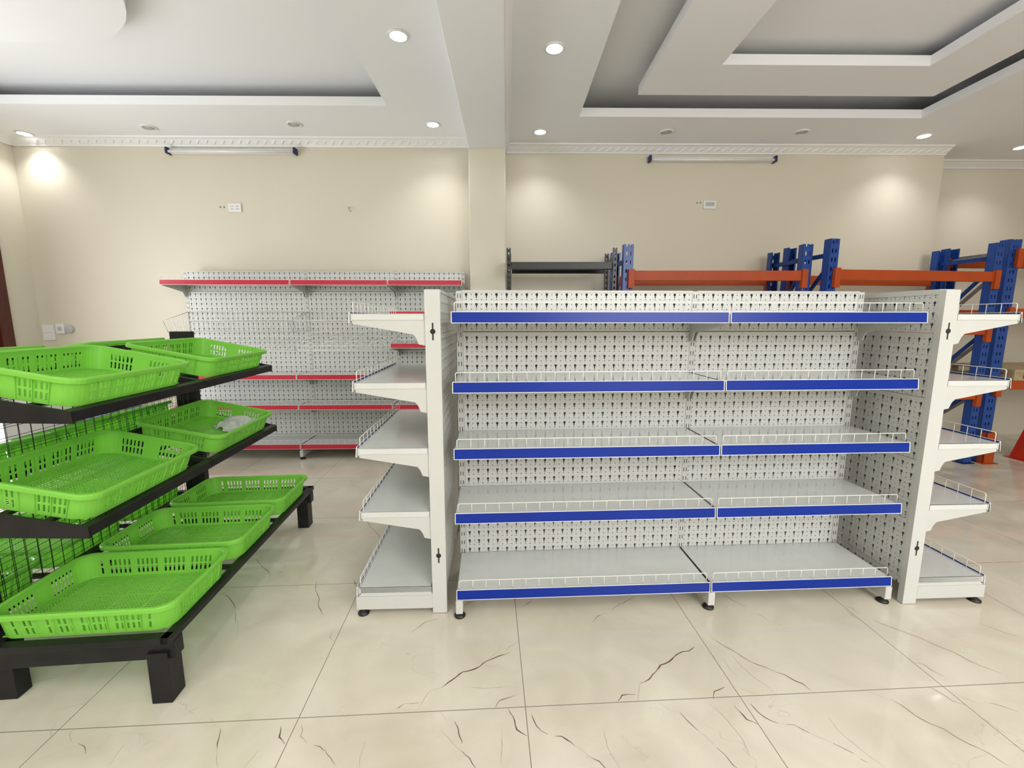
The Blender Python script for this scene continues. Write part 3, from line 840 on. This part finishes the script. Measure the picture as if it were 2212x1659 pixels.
batten(-3.35, -2.08, 3.012, 'unlit tube lamp under the crown moulding on the left part of the back wall')
batten(1.42, 2.70, 2.955, 'unlit tube lamp under the crown moulding on the right part of the back wall')
def plate(name, x, z, w_, h_, label, cat, inserts, m='plast', insm='greyplast', th=.012):
    t = thing(name, label, cat, rm(x, WY-.0005, z), RA)
    MB().box(-w_/2, w_/2, -th, 0, -h_/2, h_/2).build('cover_plate', M[m], t, bevel=.003)
    for (a, b, c, d) in inserts: MB().box(a, b, -th-.002, -th+.001, c, d).build('insert', M[insm], t)
plate('wall_socket', -2.75, 2.488, .13, .085, 'white double wall socket high above the red-railed gondola', 'socket',
      [(-.04,-.032,.008,.02),(-.022,-.014,.008,.02),(-.04,-.032,-.018,-.006),(-.022,-.014,-.018,-.006),(.014,.022,.008,.02),(.032,.040,.008,.02),(.014,.022,-.018,-.006),(.032,.040,-.018,-.006)])
plate('wall_socket', 2.075, 2.53, .13, .082, 'white wall plate with a grey insert, high above the orange-beamed rack', 'socket', [(-.045,.045,-.014,.024)])
plate('switch_plate', -4.80, 1.235, .12, .16, 'white switch plate near the left corner of the back wall', 'switch', [(-.05,.05,-.002,.001)])
plate('switch_plate', -4.66, 1.275, .085, .10, 'small white switch box with a grey knob cover beside the corner switch plate', 'switch', [(-.02,.02,-.02,.02)], th=.03)
t = thing('knob_cover', 'round grey fitting on the wall right of the white switch box', 'fitting', rm(-4.575, WY-.0005, 1.27), RA)
mb = MB(); mb.tube([(0,0,0),(0,-.03,0)], .042, 20); mb.build('body', M['greyplast'], t, bevel=.004)
for nm, x, z, lab in (('wall_screw',-2.90,2.495,'left small screw in the wall beside the double socket'),('wall_screw',-2.86,2.495,'right small screw in the wall beside the double socket'),
    ('wall_screw',1.945,2.55,'left small screw in the wall beside the grey-insert plate'),('wall_screw',1.98,2.55,'right small screw in the wall beside the grey-insert plate')):
    mb = MB(); mb.tube([(0,0,0),(0,-.008,0)], .007, 8); o = mb.build(nm, M['galv'], None, rm(x, WY-.0005, z), RA); tag(o, lab, 'screw')
mb = MB(); mb.tube([(0,0,.03),(0,-.02,.02),(.004,-.02,0),(.03,-.03,-.02)], .0035, 6)
o = mb.build('wall_hook', M['galv'], None, rm(-1.60, WY-.001, 2.47), RA); tag(o, 'small bent hook in the wall between the sockets and the column', 'hook')

# things seen through the mesh of the produce rack
t = thing('storage_bin', 'blue plastic bin with a grey handle behind the green trays on the left', 'bin', (-3.40, 3.42, 0), R(-6))
mb = MB(); mb.hexa([(.02,.02,0),(.28,.02,0),(.28,.30,0),(.02,.30,0),(0,0,.60),(.31,0,.60),(.31,.33,.60),(0,.33,.60)]); mb.build('bin_body', M['bin'], t, bevel=.008)
MB().box(-.012,.322,-.012,.342,.60,.635).build('bin_lid', M['bin'], t, bevel=.006)
mb = MB(); mb.tube([(.25,.0,.60),(.25,-.03,.70),(.27,-.03,.745),(.30,-.03,.76),(.34,-.03,.745),(.40,-.03,.64)], .014, 8); mb.build('bin_handle', M['greyplast'], t)
t = thing('storage_box', 'white box standing by the dark red door frame', 'box', (-4.78, 3.55, 0), R(2))
MB().box(0, .55, 0, .62, 0, .60).build('box_body', M['plast'], t, bevel=.01)
MB().box(-.01, .56, -.01, .63, .60, .64).build('box_lid', M['plast'], t, bevel=.01)
